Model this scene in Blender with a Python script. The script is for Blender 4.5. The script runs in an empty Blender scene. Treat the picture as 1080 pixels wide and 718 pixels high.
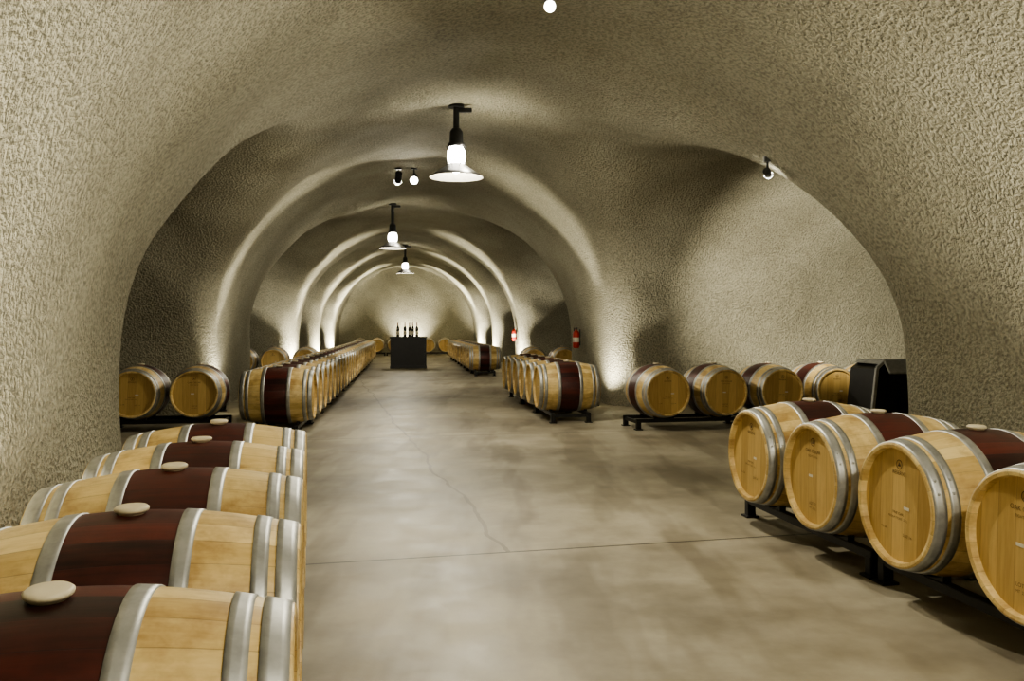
import bpy, bmesh, math, random
import numpy as np
from mathutils import Vector, Matrix
random.seed(7)
scene = bpy.context.scene
COL = scene.collection

# ------------------------------------------------------------------ helpers
def new_mat(name):
    m = bpy.data.materials.new(name); m.use_nodes = True
    nt = m.node_tree; b = nt.nodes["Principled BSDF"]
    return m, nt, b
def N(nt, t, **kw):
    n = nt.nodes.new(t)
    for k, v in kw.items(): setattr(n, k, v)
    return n
def L(nt, a, b): nt.links.new(a, b)
def math_n(nt, op, a, b=None):
    n = N(nt, "ShaderNodeMath", operation=op)
    for i, v in enumerate((a, b)):
        if v is None: continue
        if isinstance(v, (int, float)): n.inputs[i].default_value = v
        else: L(nt, v, n.inputs[i])
    return n.outputs[0]
def ramp(nt, fac, stops):
    r = N(nt, "ShaderNodeValToRGB")
    el = r.color_ramp.elements
    while len(el) < len(stops): el.new(0.5)
    for e, (p, c) in zip(el, stops):
        e.position = p; e.color = (*c, 1) if len(c) == 3 else c
    L(nt, fac, r.inputs[0]); return r.outputs[0]
def mix(nt, mode, fac, a, b):
    n = N(nt, "ShaderNodeMix", data_type='RGBA', blend_type=mode)
    for i, v in ((0, fac), (6, a), (7, b)):
        if isinstance(v, (int, float)): n.inputs[i].default_value = v
        elif isinstance(v, tuple): n.inputs[i].default_value = (*v, 1)
        else: L(nt, v, n.inputs[i])
    return n.outputs[2]
def noise(nt, vec, scale, detail=3, rough=0.5):
    n = N(nt, "ShaderNodeTexNoise")
    n.inputs["Scale"].default_value = scale; n.inputs["Detail"].default_value = detail
    n.inputs["Roughness"].default_value = rough
    if vec is not None: L(nt, vec, n.inputs["Vector"])
    return n.outputs[0]
def bump(nt, h, strength, dist, prev=None):
    n = N(nt, "ShaderNodeBump"); n.inputs["Strength"].default_value = strength
    n.inputs["Distance"].default_value = dist; L(nt, h, n.inputs["Height"])
    if prev is not None: L(nt, prev, n.inputs["Normal"])
    return n.outputs[0]

# ------------------------------------------------------------------ materials
def mat_shotcrete():
    m, nt, b = new_mat("shotcrete")
    tc = N(nt, "ShaderNodeTexCoord").outputs["Object"]
    big = noise(nt, tc, 0.55, 3, 0.6)
    c = ramp(nt, big, [(0.3, (0.27, 0.252, 0.186)), (0.55, (0.355, 0.335, 0.253)), (0.8, (0.43, 0.408, 0.315))])
    f = noise(nt, tc, 38, 2, 0.55)
    c2 = mix(nt, 'MULTIPLY', 1.0, c, ramp(nt, f, [(0.34, (0.66, 0.66, 0.66)), (0.6, (1.08, 1.08, 1.08))]))
    L(nt, c2, b.inputs["Base Color"]); b.inputs["Roughness"].default_value = 0.95
    b.inputs["Specular IOR Level"].default_value = 0.2
    n1 = bump(nt, noise(nt, tc, 4, 2), 0.35, 0.05)
    n2 = bump(nt, f, 1.0, 0.048, n1)
    L(nt, n2, b.inputs["Normal"])
    return m
def mat_floor():
    m, nt, b = new_mat("stained_concrete")
    tc = N(nt, "ShaderNodeTexCoord").outputs["Object"]
    big = noise(nt, tc, 0.5, 5, 0.6)
    mid = noise(nt, tc, 2.6, 6, 0.65)
    c = ramp(nt, big, [(0.38, (0.235, 0.205, 0.15)), (0.5, (0.345, 0.308, 0.23)), (0.64, (0.42, 0.38, 0.29))])
    c = mix(nt, 'MULTIPLY', 0.65, c, ramp(nt, mid, [(0.34, (0.62, 0.6, 0.55)), (0.6, (1.06, 1.06, 1.06))]))
    mp = N(nt, "ShaderNodeMapping"); mp.inputs["Rotation"].default_value = (0, 0, math.radians(-12)); mp.inputs["Scale"].default_value = (2.6, 0.5, 1)
    L(nt, tc, mp.inputs["Vector"])
    st = noise(nt, mp.outputs[0], 0.9, 3, 0.55)
    c = mix(nt, 'MULTIPLY', 0.6, c, ramp(nt, st, [(0.40, (0.55, 0.52, 0.47)), (0.50, (1.0, 1.0, 1.0))]))
    sp = N(nt, "ShaderNodeSeparateXYZ"); L(nt, tc, sp.inputs[0])
    a = math.radians(13)
    s = math_n(nt, 'ADD', math_n(nt, 'MULTIPLY', sp.outputs[0], -math.sin(a)), math_n(nt, 'MULTIPLY', sp.outputs[1], math.cos(a)))
    t = math_n(nt, 'ADD', math_n(nt, 'MULTIPLY', sp.outputs[0], math.cos(a)), math_n(nt, 'MULTIPLY', sp.outputs[1], math.sin(a)))
    def line(v, off, per, w, wb=None):
        u = math_n(nt, 'SUBTRACT', v, off)
        if wb is not None: u = math_n(nt, 'ADD', u, wb)
        u = math_n(nt, 'ADD', u, per * 20.5)
        u = math_n(nt, 'MODULO', u, per)
        u = math_n(nt, 'ABSOLUTE', math_n(nt, 'SUBTRACT', u, per / 2))
        return math_n(nt, 'LESS_THAN', u, w)
    l1 = line(s, 4.70, 5.2, 0.009)
    wob2 = math_n(nt, 'MULTIPLY', math_n(nt, 'SUBTRACT', noise(nt, tc, 0.9, 5), 0.5), 0.3)
    far = math_n(nt, 'GREATER_THAN', s, 4.70)
    l2 = math_n(nt, 'MULTIPLY', math_n(nt, 'MULTIPLY', line(t, 1.05, 5.6, 0.014, wob2), 0.45), far)
    ln = math_n(nt, 'MAXIMUM', l1, l2)
    c = mix(nt, 'MIX', math_n(nt, 'MULTIPLY', ln, 0.9), c, (0.03, 0.026, 0.02))
    L(nt, c, b.inputs["Base Color"])
    L(nt, ramp(nt, mid, [(0.3, (0.42, 0.42, 0.42)), (0.7, (0.6, 0.6, 0.6))]), b.inputs["Roughness"])
    b.inputs["Specular IOR Level"].default_value = 0.4
    L(nt, bump(nt, noise(nt, tc, 30, 3), 0.15, 0.004), b.inputs["Normal"])
    return m
def mat_stave(name, cols, rough):
    m, nt, b = new_mat(name)
    tc = N(nt, "ShaderNodeTexCoord").outputs["Object"]
    sp = N(nt, "ShaderNodeSeparateXYZ"); L(nt, tc, sp.inputs[0])
    ang = math_n(nt, 'ARCTAN2', sp.outputs[1], sp.outputs[2])
    k = math_n(nt, 'MULTIPLY', math_n(nt, 'ADD', ang, math.pi), 28 / (2 * math.pi))
    idx = math_n(nt, 'FLOOR', k)
    fr = math_n(nt, 'ABSOLUTE', math_n(nt, 'SUBTRACT', math_n(nt, 'FRACT', k), 0.5))
    info = N(nt, "ShaderNodeObjectInfo")
    wn = N(nt, "ShaderNodeTexWhiteNoise", noise_dimensions='1D')
    L(nt, math_n(nt, 'ADD', idx, math_n(nt, 'MULTIPLY', info.outputs["Random"], 57.0)), wn.inputs["W"])
    mp = N(nt, "ShaderNodeMapping"); mp.inputs["Scale"].default_value = (3, 42, 42)
    cb = N(nt, "ShaderNodeCombineXYZ"); L(nt, math_n(nt, 'MULTIPLY', info.outputs["Random"], 31.0), cb.inputs[0])
    L(nt, tc, mp.inputs["Vector"]); L(nt, cb.outputs[0], mp.inputs["Location"])
    g = noise(nt, mp.outputs[0], 1.5, 5, 0.6)
    v = math_n(nt, 'ADD', math_n(nt, 'MULTIPLY', wn.outputs[0], 0.45), math_n(nt, 'MULTIPLY', g, 0.55))
    c = ramp(nt, v, cols)
    gap = math_n(nt, 'GREATER_THAN', fr, 0.485)
    c = mix(nt, 'MIX', math_n(nt, 'MULTIPLY', gap, 0.5), c, tuple(x * 0.3 for x in cols[0][1]))
    bl = N(nt, "ShaderNodeMapping"); L(nt, tc, bl.inputs["Vector"]); L(nt, cb.outputs[0], bl.inputs["Location"])
    blotch = noise(nt, bl.outputs[0], 6, 5, 0.65)
    c = mix(nt, 'MULTIPLY', 0.85, c, ramp(nt, blotch, [(0.32, (0.55, 0.45, 0.35)), (0.55, (1.05, 1.05, 1.05))]))
    c = mix(nt, 'MULTIPLY', 1.0, c, ramp(nt, info.outputs["Random"], [(0.0, (0.82, 0.80, 0.75)), (1.0, (1.05, 1.05, 1.05))]))
    L(nt, c, b.inputs["Base Color"]); b.inputs["Roughness"].default_value = rough
    nn = bump(nt, math_n(nt, 'MULTIPLY', gap, -1.0), 0.5, 0.003)
    L(nt, bump(nt, g, 0.15, 0.003, nn), b.inputs["Normal"])
    return m
def mat_head():
    m, nt, b = new_mat("oak_head")
    tc = N(nt, "ShaderNodeTexCoord").outputs["Object"]
    sp = N(nt, "ShaderNodeSeparateXYZ"); L(nt, tc, sp.inputs[0])
    k = math_n(nt, 'MULTIPLY', math_n(nt, 'ADD', sp.outputs[1], 0.5), 11.0)
    idx = math_n(nt, 'FLOOR', k)
    fr = math_n(nt, 'ABSOLUTE', math_n(nt, 'SUBTRACT', math_n(nt, 'FRACT', k), 0.5))
    info = N(nt, "ShaderNodeObjectInfo")
    wn = N(nt, "ShaderNodeTexWhiteNoise", noise_dimensions='1D')
    L(nt, math_n(nt, 'ADD', idx, math_n(nt, 'MULTIPLY', info.outputs["Random"], 91.0)), wn.inputs["W"])
    mp = N(nt, "ShaderNodeMapping"); mp.inputs["Scale"].default_value = (20, 50, 4)
    L(nt, tc, mp.inputs["Vector"])
    g = noise(nt, mp.outputs[0], 1.4, 5, 0.6)
    v = math_n(nt, 'ADD', math_n(nt, 'MULTIPLY', wn.outputs[0], 0.4), math_n(nt, 'MULTIPLY', g, 0.6))
    c = ramp(nt, v, [(0.25, (0.42, 0.27, 0.085)), (0.75, (0.67, 0.47, 0.185))])
    gap = math_n(nt, 'GREATER_THAN', fr, 0.488)
    c = mix(nt, 'MIX', math_n(nt, 'MULTIPLY', gap, 0.45), c, (0.14, 0.08, 0.03))
    L(nt, c, b.inputs["Base Color"]); b.inputs["Roughness"].default_value = 0.5
    L(nt, bump(nt, g, 0.15, 0.003), b.inputs["Normal"])
    return m
def mat_simple(name, col, rough=0.5, metal=0.0, nscale=20, var=0.25, emit=None, estr=0):
    m, nt, b = new_mat(name)
    tc = N(nt, "ShaderNodeTexCoord").outputs["Object"]
    g = noise(nt, tc, nscale, 4, 0.6)
    lo = 1 - var; hi = 1 + var * 0.4
    c = mix(nt, 'MULTIPLY', 1.0, tuple(col), ramp(nt, g, [(0.3, (lo, lo, lo)), (0.7, (hi, hi, hi))]))
    L(nt, c, b.inputs["Base Color"]); b.inputs["Roughness"].default_value = rough; b.inputs["Metallic"].default_value = metal
    if emit:
        b.inputs["Emission Color"].default_value = (*emit, 1); b.inputs["Emission Strength"].default_value = estr
        try: m.cycles.emission_sampling = 'NONE'
        except Exception: pass
    return m
M_wall = mat_shotcrete(); M_floor = mat_floor()
M_oak = mat_stave("oak_staves", [(0.25, (0.50, 0.345, 0.13)), (0.75, (0.80, 0.63, 0.31))], 0.42)
M_red = mat_stave("wine_stained_staves", [(0.25, (0.016, 0.0035, 0.003)), (0.8, (0.11, 0.017, 0.010))], 0.42)
M_head = mat_head()
M_hoop = mat_simple("galvanised_hoop", (0.46, 0.46, 0.44), 0.48, 0.75, 14, 0.3)
M_bung = mat_simple("silicone_bung", (0.62, 0.54, 0.38), 0.5, 0, 10, 0.1)
M_ink = mat_simple("branding_ink", (0.14, 0.085, 0.035), 0.7)
M_label = mat_simple("paper_label", (0.7, 0.66, 0.55), 0.6, 0, 30, 0.05)
M_rack = mat_simple("black_painted_steel", (0.018, 0.017, 0.016), 0.45, 0.3)
M_black = mat_simple("black_metal", (0.02, 0.02, 0.02), 0.4, 0.5)
M_cloth = mat_simple("black_wood", (0.012, 0.011, 0.010), 0.5, 0, 8)
M_bulb = mat_simple("glowing_bulb", (1, 0.95, 0.85), 0.3, 0, 5, 0, (1.0, 0.95, 0.84), 25)
M_bulb2 = mat_simple("glowing_spot_lens", (1, 0.95, 0.85), 0.3, 0, 5, 0, (1.0, 0.96, 0.86), 40)
M_shade = mat_simple("enamel_shade", (0.05, 0.048, 0.043), 0.4, 0.3)
M_shadein = mat_simple("enamel_shade_inside", (0.07, 0.067, 0.06), 0.4, 0)
M_glass = mat_simple("bottle_glass", (0.01, 0.012, 0.008), 0.12, 0, 5, 0.1)
M_foil = mat_simple("bottle_foil", (0.08, 0.01, 0.01), 0.35, 0.3)
M_ext = mat_simple("extinguisher_red", (0.45, 0.03, 0.015), 0.35)
M_grey = mat_simple("grey_steel_panel", (0.42, 0.42, 0.40), 0.5, 0.1)

# ------------------------------------------------------------------ cave SDF
Z_C = 1.0
_yk = np.array([-20, -9, 6.75, 9.8, 13.6, 24.5, 37.7, 45.0])
_xk = np.array([5.8, 3.45, 0.28, -0.52, -1.5, -2.95, -4.65, -5.6])
_yy = np.linspace(-20, 45, 651); _xx = np.interp(_yy, _yk, _xk)
_k = np.ones(21) / 21; _xs = np.convolve(np.pad(_xx, 10, mode='edge'), _k, 'valid')
def xc(y): return np.interp(y, _yy, _xs)
def half_w(y): return np.interp(y, [-20, 8, 14, 50], [3.08, 3.08, 3.08, 3.15])
def rise(y): return np.interp(y, [-20, 8, 14, 50], [2.72, 2.72, 3.05, 3.1])
def horseshoe(u, z, a, b, zc):
    zz = np.maximum(z - zc, 0)
    q = np.sqrt((u / a) ** 2 + (zz / b) ** 2)
    return (q - 1) * np.minimum(a, b)
def smin(a, b, k):
    h = np.maximum(k - np.abs(a - b), 0) / k
    return np.minimum(a, b) - h * h * k * 0.25
#        y centre, half width, half length, skew, rise
CROSS = [(9.95, 3.15, 9.5, 0.19, 2.40), (20.3, 3.3, 9, 0.13, 2.8), (27.8, 2.6, 8, 0.13, 2.7), (34.2, 2.6, 8, 0.13, 2.7)]
Y0, Y1 = -8.0, 39.5
def sdf(x, y, z):
    d = horseshoe((x - xc(y)) * 0.985, z, half_w(y), rise(y), Z_C)
    d = np.maximum(d, np.maximum(y - Y1, Y0 - y))
    for i, (cy, r, ln, sl, rb) in enumerate(CROSS):
        cx = xc(cy); n = math.hypot(1, sl)
        v = ((y - cy) - sl * (x - cx)) / n
        u = ((x - cx) + sl * (y - cy)) / n
        e = horseshoe(v, z, r, rb, Z_C)
        e = np.maximum(e, np.abs(u) - ln)
        d = smin(d, e, 0.45)
    d = d + 0.025 * np.sin(1.9 * x + 0.7 * z) * np.sin(1.5 * y + 1.1 * z) + 0.015 * np.sin(4.1 * x + 3 * z + 1) * np.sin(3.7 * y - 2.3 * z)
    return d
H = 0.1
x0, y0, z0 = -15.0, -8.4, -0.25
nx, ny, nz = 260, 484, 49
X = (x0 + H * np.arange(nx))[:, None, None]; Y = (y0 + H * np.arange(ny))[None, :, None]; Z = (z0 + H * np.arange(nz))[None, None, :]
S = sdf(X, Y, Z).astype(np.float32)
ins = S < 0
cnt = np.zeros((nx - 1, ny - 1, nz - 1), np.int8)
for i in (0, 1):
    for j in (0, 1):
        for k in (0, 1):
            cnt += ins[i:nx - 1 + i, j:ny - 1 + j, k:nz - 1 + k]
act = (cnt > 0) & (cnt < 8)
ids = np.argwhere(act); nv = len(ids)
vid = -np.ones(act.shape, np.int32); vid[act] = np.arange(nv)
acc = np.zeros((nv, 3)); cc = np.zeros(nv)
for ax in range(3):
    for p in (0, 1):
        for q in (0, 1):
            a = np.zeros(3, int); a[(ax + 1) % 3] = p; a[(ax + 2) % 3] = q
            b_ = a.copy(); b_[ax] = 1
            ia = ids + a; ib = ids + b_
            va = S[ia[:, 0], ia[:, 1], ia[:, 2]]; vb = S[ib[:, 0], ib[:, 1], ib[:, 2]]
            mk = (va < 0) != (vb < 0)
            t = np.where(mk, va / np.where(mk, va - vb, 1), 0)
            pt = a[None, :] + t[:, None] * (b_ - a)[None, :]
            acc[mk] += pt[mk]; cc[mk] += 1
V = np.array([x0, y0, z0]) + H * (ids + acc / cc[:, None])
faces = []
dims = (nx, ny, nz)
for ax in range(3):
    bx, cx_ = (ax + 1) % 3, (ax + 2) % 3
    s1 = [slice(None)] * 3; s2 = [slice(None)] * 3
    s1[ax] = slice(0, dims[ax] - 1); s2[ax] = slice(1, dims[ax])
    A = ins[tuple(s1)]; B = ins[tuple(s2)]
    e = np.argwhere(A != B)
    e = e[(e[:, bx] >= 1) & (e[:, cx_] >= 1) & (e[:, bx] < dims[bx] - 1) & (e[:, cx_] < dims[cx_] - 1)]
    fl = A[e[:, 0], e[:, 1], e[:, 2]]
    qs = []
    for (db, dc) in ((-1, -1), (0, -1), (0, 0), (-1, 0)):
        c_ = e.copy(); c_[:, bx] += db; c_[:, cx_] += dc
        qs.append(vid[c_[:, 0], c_[:, 1], c_[:, 2]])
    qd = np.stack(qs, 1)
    qd[fl] = qd[fl][:, ::-1]
    faces.append(qd)
F = np.concatenate(faces); F = F[(F >= 0).all(1)]
eps = 0.02
G = np.stack([sdf(V[:, 0] + eps, V[:, 1], V[:, 2]) - sdf(V[:, 0] - eps, V[:, 1], V[:, 2]),
              sdf(V[:, 0], V[:, 1] + eps, V[:, 2]) - sdf(V[:, 0], V[:, 1] - eps, V[:, 2]),
              sdf(V[:, 0], V[:, 1], V[:, 2] + eps) - sdf(V[:, 0], V[:, 1], V[:, 2] - eps)], 1)
G = -G / np.maximum(np.linalg.norm(G, axis=1), 1e-9)[:, None]
FC = V[F].mean(1)
back = FC[:, 1] > Y1 - 0.08
front = FC[:, 1] < Y0 + 0.08
top = (FC[:, 2] > 2.0) & ~back & ~front
left = ~top & ~back & ~front & (FC[:, 0] < xc(FC[:, 1]))
right = ~top & ~back & ~front & ~left
for nm, sel in (("ceiling", top), ("wall_left", left), ("wall_right", right), ("wall_back", back), ("wall_front", front)):
    f = F[sel]; u, inv = np.unique(f, return_inverse=True); f2 = inv.reshape(f.shape)
    me = bpy.data.meshes.new(nm); me.from_pydata(V[u].tolist(), [], f2.tolist()); me.update()
    me.polygons.foreach_set("use_smooth", np.ones(len(f2), bool))
    me.normals_split_custom_set_from_vertices(G[u].tolist())
    me.materials.append(M_wall)
    COL.objects.link(bpy.data.objects.new(nm, me))
def ceil_z(x, y):
    z = 1.5
    while z < 5 and float(sdf(np.float64(x), np.float64(y), np.float64(z))) < 0: z += 0.01
    return z
def wall_x(y, z, side):
    x = float(xc(y))
    while abs(x) < 20 and float(sdf(np.float64(x), np.float64(y), np.float64(z))) < 0: x += 0.01 * side
    return x
me = bpy.data.meshes.new("floor")
me.from_pydata([(-14.5, -8.3, 0), (10.7, -8.3, 0), (10.7, 39.8, 0), (-14.5, 39.8, 0)], [], [(0, 1, 2, 3)]); me.materials.append(M_floor)
COL.objects.link(bpy.data.objects.new("floor", me))

# ------------------------------------------------------------------ mesh builder
class MB:
    def __init__(s): s.v = []; s.f = []; s.m = []; s.sm = []; s.mats = []
    def mi(s, m):
        if m not in s.mats: s.mats.append(m)
        return s.mats.index(m)
    def add(s, vs, fs, mat, smooth=False, M=None):
        o = len(s.v); k = s.mi(mat)
        s.v += [tuple((M @ Vector(v)) if M else v) for v in vs]
        for f in fs: s.f.append([i + o for i in f]); s.m.append(k); s.sm.append(smooth)
    def box(s, c, d, mat, M=None, bev=0.0):
        bm = bmesh.new(); bmesh.ops.create_cube(bm, size=1)
        for v in bm.verts: v.co = Vector((v.co.x * d[0], v.co.y * d[1], v.co.z * d[2])) 
        if bev > 0: bmesh.ops.bevel(bm, geom=bm.edges[:], offset=bev, segments=2, affect='EDGES')
        for v in bm.verts: v.co += Vector(c)
        bm.verts.index_update()
        s.add([v.co.copy() for v in bm.verts], [[v.index for v in f.verts] for f in bm.faces], mat, False, M); bm.free()
    def lathe(s, prof, mat, seg=32, axis='Z', M=None, smooth=True, mats=None):
        vs = []; fs = []
        for (r, h) in prof:
            for i in range(seg):
                a = 2 * math.pi * i / seg
                if axis == 'Z': vs.append((r * math.cos(a), r * math.sin(a), h))
                else: vs.append((h, r * math.cos(a), r * math.sin(a)))
        for j in range(len(prof) - 1):
            for i in range(seg):
                i2 = (i + 1) % seg
                fs.append([j * seg + i, j * seg + i2, (j + 1) * seg + i2, (j + 1) * seg + i])
        if mats is None: s.add(vs, fs, mat, smooth, M)
        else:
            o = len(s.v); s.v += [tuple((M @ Vector(v)) if M else v) for v in vs]
            for n, f in enumerate(fs):
                s.f.append([i + o for i in f]); s.m.append(s.mi(mats[n // seg])); s.sm.append(smooth)
    def disc(s, r, h, mat, seg=32, axis='Z', M=None, flip=False):
        vs = []
        for i in range(seg):
            a = 2 * math.pi * i / seg
            vs.append((r * math.cos(a), r * math.sin(a), h) if axis == 'Z' else (h, r * math.cos(a), r * math.sin(a)))
        f = list(range(seg))
        if flip: f = f[::-1]
        s.add(vs, [f], mat, False, M)
    def cyl(s, r, h0, h1, mat, seg=24, axis='Z', M=None):
        s.lathe([(r, h0), (r, h1)], mat, seg, axis, M); s.disc(r, h0, mat, seg, axis, M, True); s.disc(r, h1, mat, seg, axis, M)
    def mesh(s, name):
        me = bpy.data.meshes.new(name); me.from_pydata(s.v, [], s.f); me.update()
        for m in s.mats: me.materials.append(m)
        me.polygons.foreach_set("material_index", s.m); me.polygons.foreach_set("use_smooth", s.sm); me.update()
        return me
def place(name, me, loc=(0, 0, 0), rz=0.0):
    o = bpy.data.objects.new(name, me); o.location = loc; o.rotation_euler = (0, 0, rz); COL.objects.link(o); return o

# ------------------------------------------------------------------ barrel
HL = 0.414; RB = 0.339; RE = 0.282
def rad(x): return RB - (RB - RE) * (abs(x) / HL) ** 1.9
def text_mesh(body, size):
    cu = bpy.data.curves.new("t", 'FONT'); cu.body = body; cu.size = size; cu.align_x = 'CENTER'; cu.align_y = 'CENTER'
    ob = bpy.data.objects.new("t", cu); COL.objects.link(ob)
    bpy.context.view_layer.update()
    dg = bpy.context.evaluated_depsgraph_get(); me = ob.evaluated_get(dg).to_mesh()
    vs = [v.co.copy() for v in me.vertices]; fs = [list(p.vertices) for p in me.polygons]
    ob.evaluated_get(dg).to_mesh_clear(); bpy.data.objects.remove(ob); bpy.data.curves.remove(cu)
    return vs, fs
def build_barrel(name, variant):
    b = MB(); SEG = 72
    band = 0.145
    xs = [-HL, -0.37, -0.31, -0.25, -0.20, -band - 0.01, -band + 0.005, -0.10, -0.05, 0, 0.05, 0.10, band - 0.005, band + 0.01, 0.20, 0.25, 0.31, 0.37, HL]
    mats = [M_red if abs((xs[i] + xs[i + 1]) / 2) < band - 0.005 else M_oak for i in range(len(xs) - 1)]
    b.lathe([(rad(x), x) for x in xs], None, SEG, 'X', mats=mats)
    for sgn in (-1, 1):
        e = sgn * HL
        b.lathe([(RE, e), (RE - 0.008, e + sgn * 0.003), (RE - 0.022, e), (RE - 0.026, e - sgn * 0.028)], M_oak, SEG, 'X', smooth=False)
        b.lathe([(RE - 0.026, e - sgn * 0.028), (0.12, e - sgn * 0.026), (0.0005, e - sgn * 0.026)], M_head, SEG, 'X', smooth=False)
        for (a0, a1) in ((0.360, 0.410), (0.304, 0.343), (0.125, 0.167)):
            t = 0.0035; n = 3
            pr = [(rad(a0) - 0.002, sgn * a0)] + [(rad(a0 + (a1 - a0) * i / n) + t, sgn * (a0 + (a1 - a0) * i / n)) for i in range(n + 1)] + [(rad(a1) - 0.002, sgn * a1)]
            b.lathe(pr, M_hoop, SEG, 'X', smooth=True)
            am = (a0 + a1) / 2
            for q in (-0.05, 0.05):
                ang = math.radians(62 + 40 * (a0 < .2)) + q * 2
                M = Matrix.Rotation(-ang, 4, 'X')
                M = M @ Matrix.Translation((sgn * am, 0, rad(am) + t - 0.001))
                b.lathe([(0.007, 0), (0.0055, 0.003), (0.0005, 0.004)], M_hoop, 10, 'Z', M)
        Mh = Matrix.Translation((e - sgn * 0.0248, 0, 0)) @ Matrix.Rotation(sgn * math.pi / 2, 4, 'Z') @ Matrix.Rotation(math.pi / 2, 4, 'X')
        items = [("RESERVE", 0.026, 0.0, 0.145), ("FINE OAK", 0.018, 0.0, -0.04), ("MEDIUM TOAST  225 L", 0.014, 0.0, -0.062), ("LOT 14", 0.020, 0.07, -0.13), ("No 208", 0.015, -0.1, -0.125)]
        if variant: items = [("OAK CELLAR", 0.026, 0.0, 0.135), ("TIGHT GRAIN", 0.016, 0, 0.105), ("LOT 22", 0.022, 0.0, -0.15), ("MT  228 L", 0.016, 0.0, -0.175)]
        for (tx, sz, px, py) in items:
            vs, fs = text_mesh(tx, sz)
            b.add([Vector((v.x + px, v.y + py, 0)) for v in vs], fs, M_ink, False, Mh)
        ring = []; fs = []
        for i in range(24):
            a = 2 * math.pi * i / 24
            ring += [(0.022 * math.cos(a), 0.185 + 0.022 * math.sin(a), 0), (0.018 * math.cos(a), 0.185 + 0.018 * math.sin(a), 0)]
        for i in range(24):
            j = (i + 1) % 24; fs.append([2 * i, 2 * j, 2 * j + 1, 2 * i + 1])
        b.add(ring, fs, M_ink, False, Mh)
        b.add([(-0.011, 0.177, 0), (0.011, 0.177, 0), (0, 0.197, 0)], [[0, 1, 2]], M_ink, False, Mh)
        lx, ly = ((0.06, -0.005) if not variant else (-0.02, 0.0))
        w_, h_ = 0.020, 0.007
        b.add([(lx - w_, ly - h_, 0.0005), (lx + w_, ly - h_, 0.0005), (lx + w_, ly + h_, 0.0005), (lx - w_, ly + h_, 0.0005)], [[0, 1, 2, 3]], M_label, False, Mh)
    b.lathe([(0.028, RB - 0.02), (0.034, RB + 0.004), (0.041, RB + 0.006), (0.042, RB + 0.013), (0.036, RB + 0.018), (0.015, RB + 0.016), (0.0005, RB + 0.016)], M_bung, 28, 'Z')
    return b.mesh(name)
BAR = [build_barrel("wine_barrel", 0), build_barrel("wine_barrel", 1)]
ZB = 0.460
def build_rack(n, sp):
    b = MB(); Lr = n * sp - 0.04
    rx = 0.24
    for sx in (-rx, rx):
        b.box((sx, 0, 0.112), (0.05, Lr, 0.046), M_rack, bev=0.004)
        for sy in (-Lr / 2 + 0.03, Lr / 2 - 0.03):
            b.box((sx, sy, 0.055), (0.055, 0.055, 0.11), M_rack, bev=0.004)
            b.box((sx, sy, 0.006), (0.09, 0.09, 0.012), M_rack)
        for k in range(n):
            cy = (k - (n - 1) / 2) * sp
            r = rad(rx) + 0.006
            pts = []
            for q in range(-6, 7):
                a = q / 6 * 0.62
                pts.append((cy + r * math.sin(a), ZB - r * math.cos(a)))
            for q in range(12):
                (ya, za), (yb, zb) = pts[q], pts[q + 1]
                if abs(q - 5.5) < 4.2:
                    vs = [(sx - .02, ya, za), (sx + .02, ya, za), (sx + .02, yb, zb), (sx - .02, yb, zb),
                          (sx - .02, ya, min(za - .012, 0.12)), (sx + .02, ya, min(za - .012, 0.12)), (sx + .02, yb, min(zb - .012, 0.12)), (sx - .02, yb, min(zb - .012, 0.12))]
                    b.add(vs, [[0, 1, 2, 3], [7, 6, 5, 4], [0, 4, 5, 1], [1, 5, 6, 2], [2, 6, 7, 3], [3, 7, 4, 0]], M_rack)
    for sy in (-Lr / 2 + 0.03, Lr / 2 - 0.03):
        b.box((0, sy, 0.095), (2 * rx, 0.04, 0.04), M_rack, bev=0.004)
    return b.mesh("barrel_rack")
RACK = {}
def row(faces_xy, axis_into):
    ax = Vector((*axis_into, 0)).normalized()
    rz = math.atan2(-ax.y, -ax.x)
    cs = []
    for (x, y) in faces_xy:
        c = Vector((x, y, ZB)) + ax * HL
        cs.append(c)
        o = place("wine_barrel", random.choice(BAR), c, rz)
        o.rotation_euler[0] = random.uniform(-0.05, 0.05)
    i = 0
    while i < len(cs):
        g = cs[i:i + 2]; i += 2
        sp = round((cs[1] - cs[0]).length, 2)
        key = (len(g), sp)
        if key not in RACK: RACK[key] = build_rack(*key)
        m = sum(g, Vector()) / len(g)
        place("barrel_rack", RACK[key], (m.x, m.y, 0), rz)
def line_pts(p, d, sp, n):
    d = Vector(d).normalized(); p = Vector(p)
    return [tuple(p + d * sp * i) for i in range(n)]
row(line_pts((-0.407, 1.595), (-0.227, 0.974), 0.690, 5), (-0.974, -0.227))
row(line_pts((1.482, 5.38), (0.17, -0.985), 0.755, 5), (0.985, 0.17))
row(line_pts((1.92, 10.45), (0.975, 0.20), 0.765, 5), (-0.2, 0.98))
row(line_pts((-3.86, 10.35), (-0.985, -0.16), 0.72, 4), (-0.16, 0.985))
row(line_pts((-2.36, 10.2), (-0.124, 0.992), 0.73, 30), (-0.992, -0.124))
row(line_pts((0.33, 11.6), (-0.13, 0.991), 0.73, 6), (0.992, 0.13))
row(line_pts((-1.15, 22.5), (-0.125, 0.992), 0.73, 16), (0.992, 0.125))
row(line_pts((-4.9, 20.2), (-0.99, -0.13), 0.74, 4), (-0.13, 0.99))
row(line_pts((0.55, 20.4), (0.99, 0.13), 0.74, 4), (-0.13, 0.99))
row(line_pts((-6.7, 37.6), (0.99, 0.13), 0.75, 6), (-0.13, 0.99))

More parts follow.
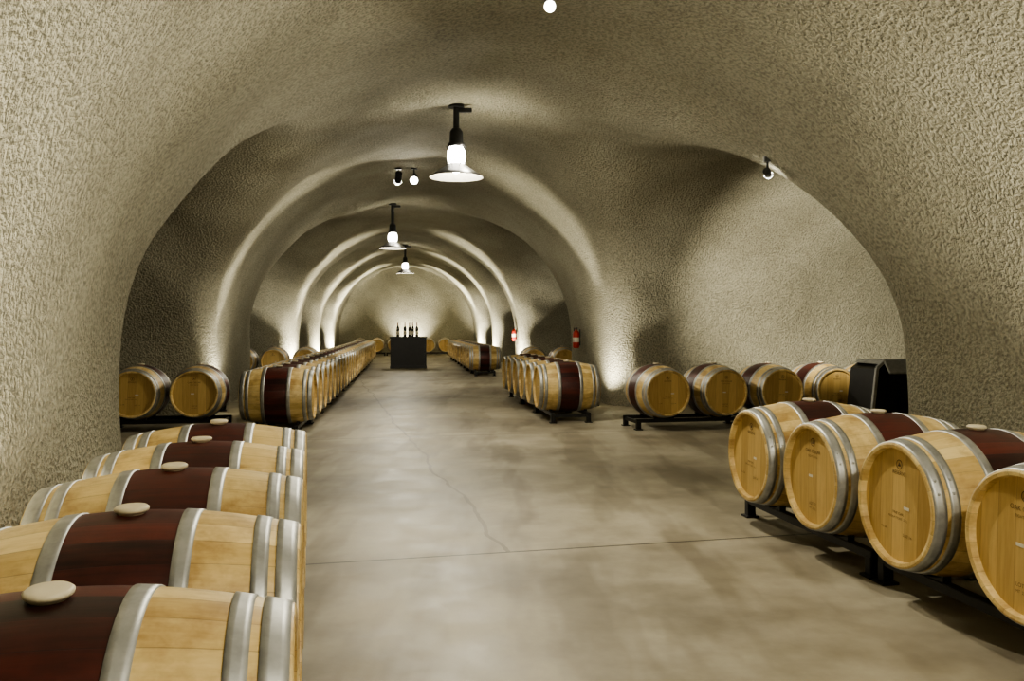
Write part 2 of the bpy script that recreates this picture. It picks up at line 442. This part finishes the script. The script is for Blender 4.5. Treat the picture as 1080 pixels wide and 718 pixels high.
# ------------------------------------------------------------------ table with bottles
def bar_table():
    b = MB()
    b.box((0, 0, 0.955), (1.16, 0.66, 0.05), M_cloth, bev=0.008)
    b.box((0, 0, 0.49), (1.04, 0.54, 0.88), M_cloth)
    b.box((0, 0, 0.04), (1.12, 0.62, 0.08), M_cloth, bev=0.006)
    for sx in (-1, 1):
        for sy in (-1, 1): b.box((sx * 0.52, sy * 0.27, 0.5), (0.06, 0.06, 0.88), M_cloth, bev=0.004)
    for sx in (-0.26, 0.26): b.box((sx, -0.275, 0.5), (0.4, 0.02, 0.66), M_cloth, bev=0.005)
    return b.mesh("tasting_table")
TX, TY = -3.23, 26.6
place("tasting_table", bar_table(), (TX, TY, 0), math.radians(7))
b = MB()
b.lathe([(0.0005, 0.0), (0.040, 0), (0.046, 0.006), (0.046, 0.24), (0.038, 0.28), (0.019, 0.315), (0.0165, 0.34)], M_glass, 24)
b.lathe([(0.0175, 0.335), (0.0175, 0.41), (0.020, 0.412), (0.020, 0.43), (0.0005, 0.431)], M_foil, 24)
b.lathe([(0.0468, 0.06), (0.0468, 0.17)], M_label, 24)
bottle = b.mesh("wine_bottle")
for dx, dy in ((-0.33, 0.02), (-0.10, -0.05), (0.03, 0.06), (0.14, -0.06), (0.26, 0.03)):
    place("wine_bottle", bottle, (TX + dx, TY + dy, 0.98))

# ------------------------------------------------------------------ lamps
WARM = (1.0, 0.94, 0.77)
EL = 1.0
def point(name, loc, e, r=0.06, col=WARM, parent=None):
    l = bpy.data.lights.new(name, 'POINT'); l.energy = e * EL; l.shadow_soft_size = r; l.color = col
    o = bpy.data.objects.new(name, l); o.location = loc; COL.objects.link(o)
    if parent: o.parent = parent
    return o
def spot(name, loc, target, e, ang=60, blend=1.0, r=0.05, col=WARM, parent=None):
    l = bpy.data.lights.new(name, 'SPOT'); l.energy = e * EL; l.spot_size = math.radians(ang); l.spot_blend = blend; l.shadow_soft_size = r; l.color = col
    o = bpy.data.objects.new(name, l); o.location = loc
    o.rotation_euler = (Vector(target) - Vector(loc)).to_track_quat('-Z', 'Y').to_euler(); COL.objects.link(o)
    return o
def pendant(x, y, zr, e):
    top_ = ceil_z(x, y) - zr + 0.03
    b = MB()
    b.cyl(0.09, top_ - 0.07, top_, M_black, 24)
    b.cyl(0.035, 0.5, top_ - 0.05, M_black, 16)
    b.box((0.10, 0, top_ - 0.10), (0.16, 0.05, 0.05), M_black, bev=0.005)
    b.lathe([(0.0005, 0.58), (0.05, 0.56), (0.075, 0.52), (0.08, 0.40), (0.10, 0.38), (0.10, 0.35), (0.0005, 0.35)], M_black, 28)
    b.lathe([(0.075, 0.35), (0.10, 0.30), (0.105, 0.22), (0.09, 0.15), (0.06, 0.12)], M_bulb, 28)
    for k in range(6):
        a = k * math.pi / 3
        b.box((0.108 * math.cos(a), 0.108 * math.sin(a), 0.24), (0.008, 0.008, 0.24), M_black)
    b.lathe([(0.095, 0.15), (0.14, 0.12), (0.24, 0.05), (0.305, 0.01), (0.31, 0.0)], M_shade, 48)
    b.lathe([(0.308, 0.0), (0.300, 0.008), (0.235, 0.042), (0.135, 0.105), (0.06, 0.12)], M_shadein, 48)
    b.lathe([(0.0005, 0.045), (0.035, 0.055), (0.05, 0.08), (0.04, 0.11)], M_bulb, 24)
    o = place("pendant_lamp", b.mesh("pendant_lamp"), (x, y, zr))
    point("pendant_glow", (0, 0, -0.06), e, 0.08, parent=o)
    point("pendant_uplight", (0.17, -0.1, 0.26), e * 0.10, 0.06, parent=o)
    return o
pendant(-0.64, 9.8, 2.99, 200)
pendant(-2.7, 19.3, 3.05, 140)
pendant(-3.63, 29.0, 3.1, 120)
pendant(1.6, 0.3, 3.0, 290)

def spot_fixture(name, x, y, drop, target, e, ang, small=False):
    cz0 = ceil_z(x, y); loc = Vector((x, y, cz0 - drop)); d = (Vector(target) - loc).normalized()
    b = MB(); cz = drop; r = 0.035 if small else 0.06
    b.cyl(r, cz - 0.03, cz + 0.03, M_shade if small else M_black, 20)
    b.cyl(0.012, 0.0, cz, M_black, 10)
    q = d.to_track_quat('Z', 'Y').to_matrix().to_4x4()
    hl_ = 0.05 if small else 0.14
    b.cyl(r, -hl_, 0.05, M_shade if small else M_black, 24, 'Z', q)
    b.lathe([(r, 0.05), (r * 1.2, 0.07)], M_shade if small else M_black, 24, 'Z', q)
    b.lathe([(r * 1.1, 0.055), (r * 1.0, 0.085), (0.0005, 0.10)], M_bulb2, 24, 'Z', q)
    o = place(name, b.mesh(name), loc)
    s_ = spot("spot_beam", loc + d * 0.12, target, e, ang, 0.8, 0.04)
    s_.parent = o; s_.location = d * 0.12
    return o
spot_fixture("ceiling_spotlight", 2.35, 7.85, 0.13, (4.75, 13.0, 1.75), 2500, 50, True)
spot_fixture("ceiling_spotlight", 0.27, 6.2, 0.08, (0.5, 3.0, 0.3), 300, 130, True)
spot_fixture("ceiling_spotlight", -2.0, 15.0, 0.2, (-3.0, 19.0, 0.6), 200, 100)
spot_fixture("ceiling_spotlight", -1.72, 15.0, 0.2, (-1.2, 9.0, 0.6), 260, 100)
def uplight(x, y, tgt, e, ang, blend=1.0):
    b = MB()
    b.cyl(0.07, 0.0, 0.02, M_black, 20)
    b.lathe([(0.05, 0.02), (0.06, 0.05), (0.065, 0.14), (0.058, 0.14), (0.055, 0.11)], M_black, 20)
    b.disc(0.055, 0.11, M_bulb2, 20)
    o = place("floor_uplight", b.mesh("floor_uplight"), (x, y, 0))
    s_ = spot("uplight_beam", (x, y, 0.16), tgt, e, ang, blend, 0.04)
    s_.parent = o; s_.location = (0, 0, 0.16)
    return o
for (yr, e) in ((13.35, 700), (23.9, 1800), (30.7, 2300), (37.0, 3600)):
    for side in (-1, 1):
        yy = yr + side * 0.14 * 3.1
        xi = wall_x(yy + 0.45, 0.3, side)
        x_ = xi - side * 0.20
        o = uplight(x_, yy, (x_ - side * 0.75, yy + 0.12, 3.2), e, 40)
        off = Vector((-side * 0.1, -0.15, 0.22))
        s_ = spot("pier_wash_beam", Vector((x_, yy, 0)) + off, (x_ + side * 0.35, yy + 0.25, 1.1), e * 0.28, 110, 1.0)
        s_.parent = o; s_.location = off
uplight(-4.6, 38.75, (-4.7, 39.6, 1.6), 900, 100)
xl = wall_x(2.4, 0.3, -1) + 0.28
uplight(xl, 2.4, (xl - 0.25, 3.4, 1.9), 520, 110)
xr = wall_x(4.3, 0.3, 1) - 0.3
uplight(xr, 4.3, (xr + 0.05, 5.0, 2.4), 480, 100)

# ------------------------------------------------------------------ fire extinguishers
def extinguisher():
    b = MB()
    b.lathe([(0.0005, 0), (0.055, 0.005), (0.062, 0.03), (0.062, 0.27), (0.05, 0.31), (0.02, 0.33), (0.018, 0.35)], M_ext, 24)
    b.box((0, 0, 0.36), (0.05, 0.04, 0.03), M_black, bev=0.003)
    b.box((0.05, 0, 0.385), (0.12, 0.02, 0.014), M_black); b.box((0.05, 0, 0.36), (0.10, 0.02, 0.012), M_black)
    b.lathe([(0.0625, 0.11), (0.0625, 0.2)], M_label, 24)
    for k in range(9):
        a0 = k / 9; b.box((-0.035 - 0.05 * math.sin(a0 * 3.1), -0.03, 0.36 - a0 * 0.27), (0.016, 0.016, 0.036), M_black)
    b.box((0.0, 0.07, 0.2), (0.04, 0.02, 0.3), M_black)
    return b.mesh("fire_extinguisher")
fe = extinguisher()
for (yy, z) in ((15.9, 0.88), (24.6, 0.88)):
    xw = wall_x(yy, z + 0.2, 1)
    place("fire_extinguisher", fe, (xw - 0.13, yy, z), math.radians(-83))

# ------------------------------------------------------------------ equipment case
def case():
    b = MB()
    w, h, dp = 1.0, 0.84, 0.55
    def prism(pts, ya, yb, mat):
        n = len(pts); vs = [(p[0], ya, p[1]) for p in pts] + [(p[0], yb, p[1]) for p in pts]
        fs = [list(range(n)), list(range(2 * n - 1, n - 1, -1))] + [[i, i + n, (i + 1) % n + n, (i + 1) % n] for i in range(n)]
        b.add(vs, fs, mat)
    body = [(-0.52, 0.12), (0.5, 0.12), (0.5, 0.86), (-0.36, 0.86), (-0.44, 0.80)]
    prism(body, -dp / 2, dp / 2, M_black)
    prism([(-0.40, 0.86), (0.5, 0.86), (0.5, 0.90), (-0.34, 0.90)], -dp / 2 - 0.02, dp / 2, M_grey)
    M = Matrix.Translation((0.06, -dp / 2 - 0.075, 0.835)) @ Matrix.Rotation(math.radians(48), 4, 'X')
    b.box((0, 0, 0), (0.88, 0.19, 0.025), M_grey, M, 0.006)
    for (p, q) in (((-0.53, 0.12), (-0.45, 0.82)), ((-0.45, 0.82), (-0.36, 0.90))):
        dx, dz = q[0] - p[0], q[1] - p[1]; ln = math.hypot(dx, dz)
        M = Matrix.Translation(((p[0] + q[0]) / 2, -dp / 2 - 0.01, (p[1] + q[1]) / 2)) @ Matrix.Rotation(math.atan2(dx, dz), 4, 'Y')
        b.box((0, 0, 0), (0.035, 0.04, ln), M_grey, M, 0.004)
    b.box((0.05, -dp / 2 - 0.01, 0.46), (0.74, 0.03, 0.52), M_rack, bev=0.012)
    for k in range(4): b.box((-0.2 + k * 0.17, -dp / 2 - 0.03, 0.46), (0.03, 0.02, 0.44), M_black, bev=0.004)
    for sx in (-0.4, 0.4):
        for sy in (-0.2, 0.2):
            b.cyl(0.06, sx - 0.02, sx + 0.02, M_black, 20, 'X', Matrix.Translation((0, sy, 0.06)))
    return b.mesh("equipment_case")
place("equipment_case", case(), (4.43, 9.75, 0), math.radians(8))

# ------------------------------------------------------------------ world, camera
w = bpy.data.worlds.new("world"); scene.world = w; w.use_nodes = True
w.node_tree.nodes["Background"].inputs[0].default_value = (0.9, 0.85, 0.7, 1)
w.node_tree.nodes["Background"].inputs[1].default_value = 0.0
cam = bpy.data.cameras.new("camera"); co = bpy.data.objects.new("camera", cam); COL.objects.link(co)
cam.sensor_width = 36; cam.lens = 30; co.location = (0, 0, 1.27); co.rotation_euler = (math.radians(90), 0, 0)
cam.shift_y = -14 / 1080; cam.clip_start = 0.05
scene.camera = co
try:
    scene.view_settings.view_transform = 'AgX'; scene.view_settings.look = 'AgX - Medium High Contrast'
    scene.view_settings.exposure = 0.2
except Exception as ex: print(ex)
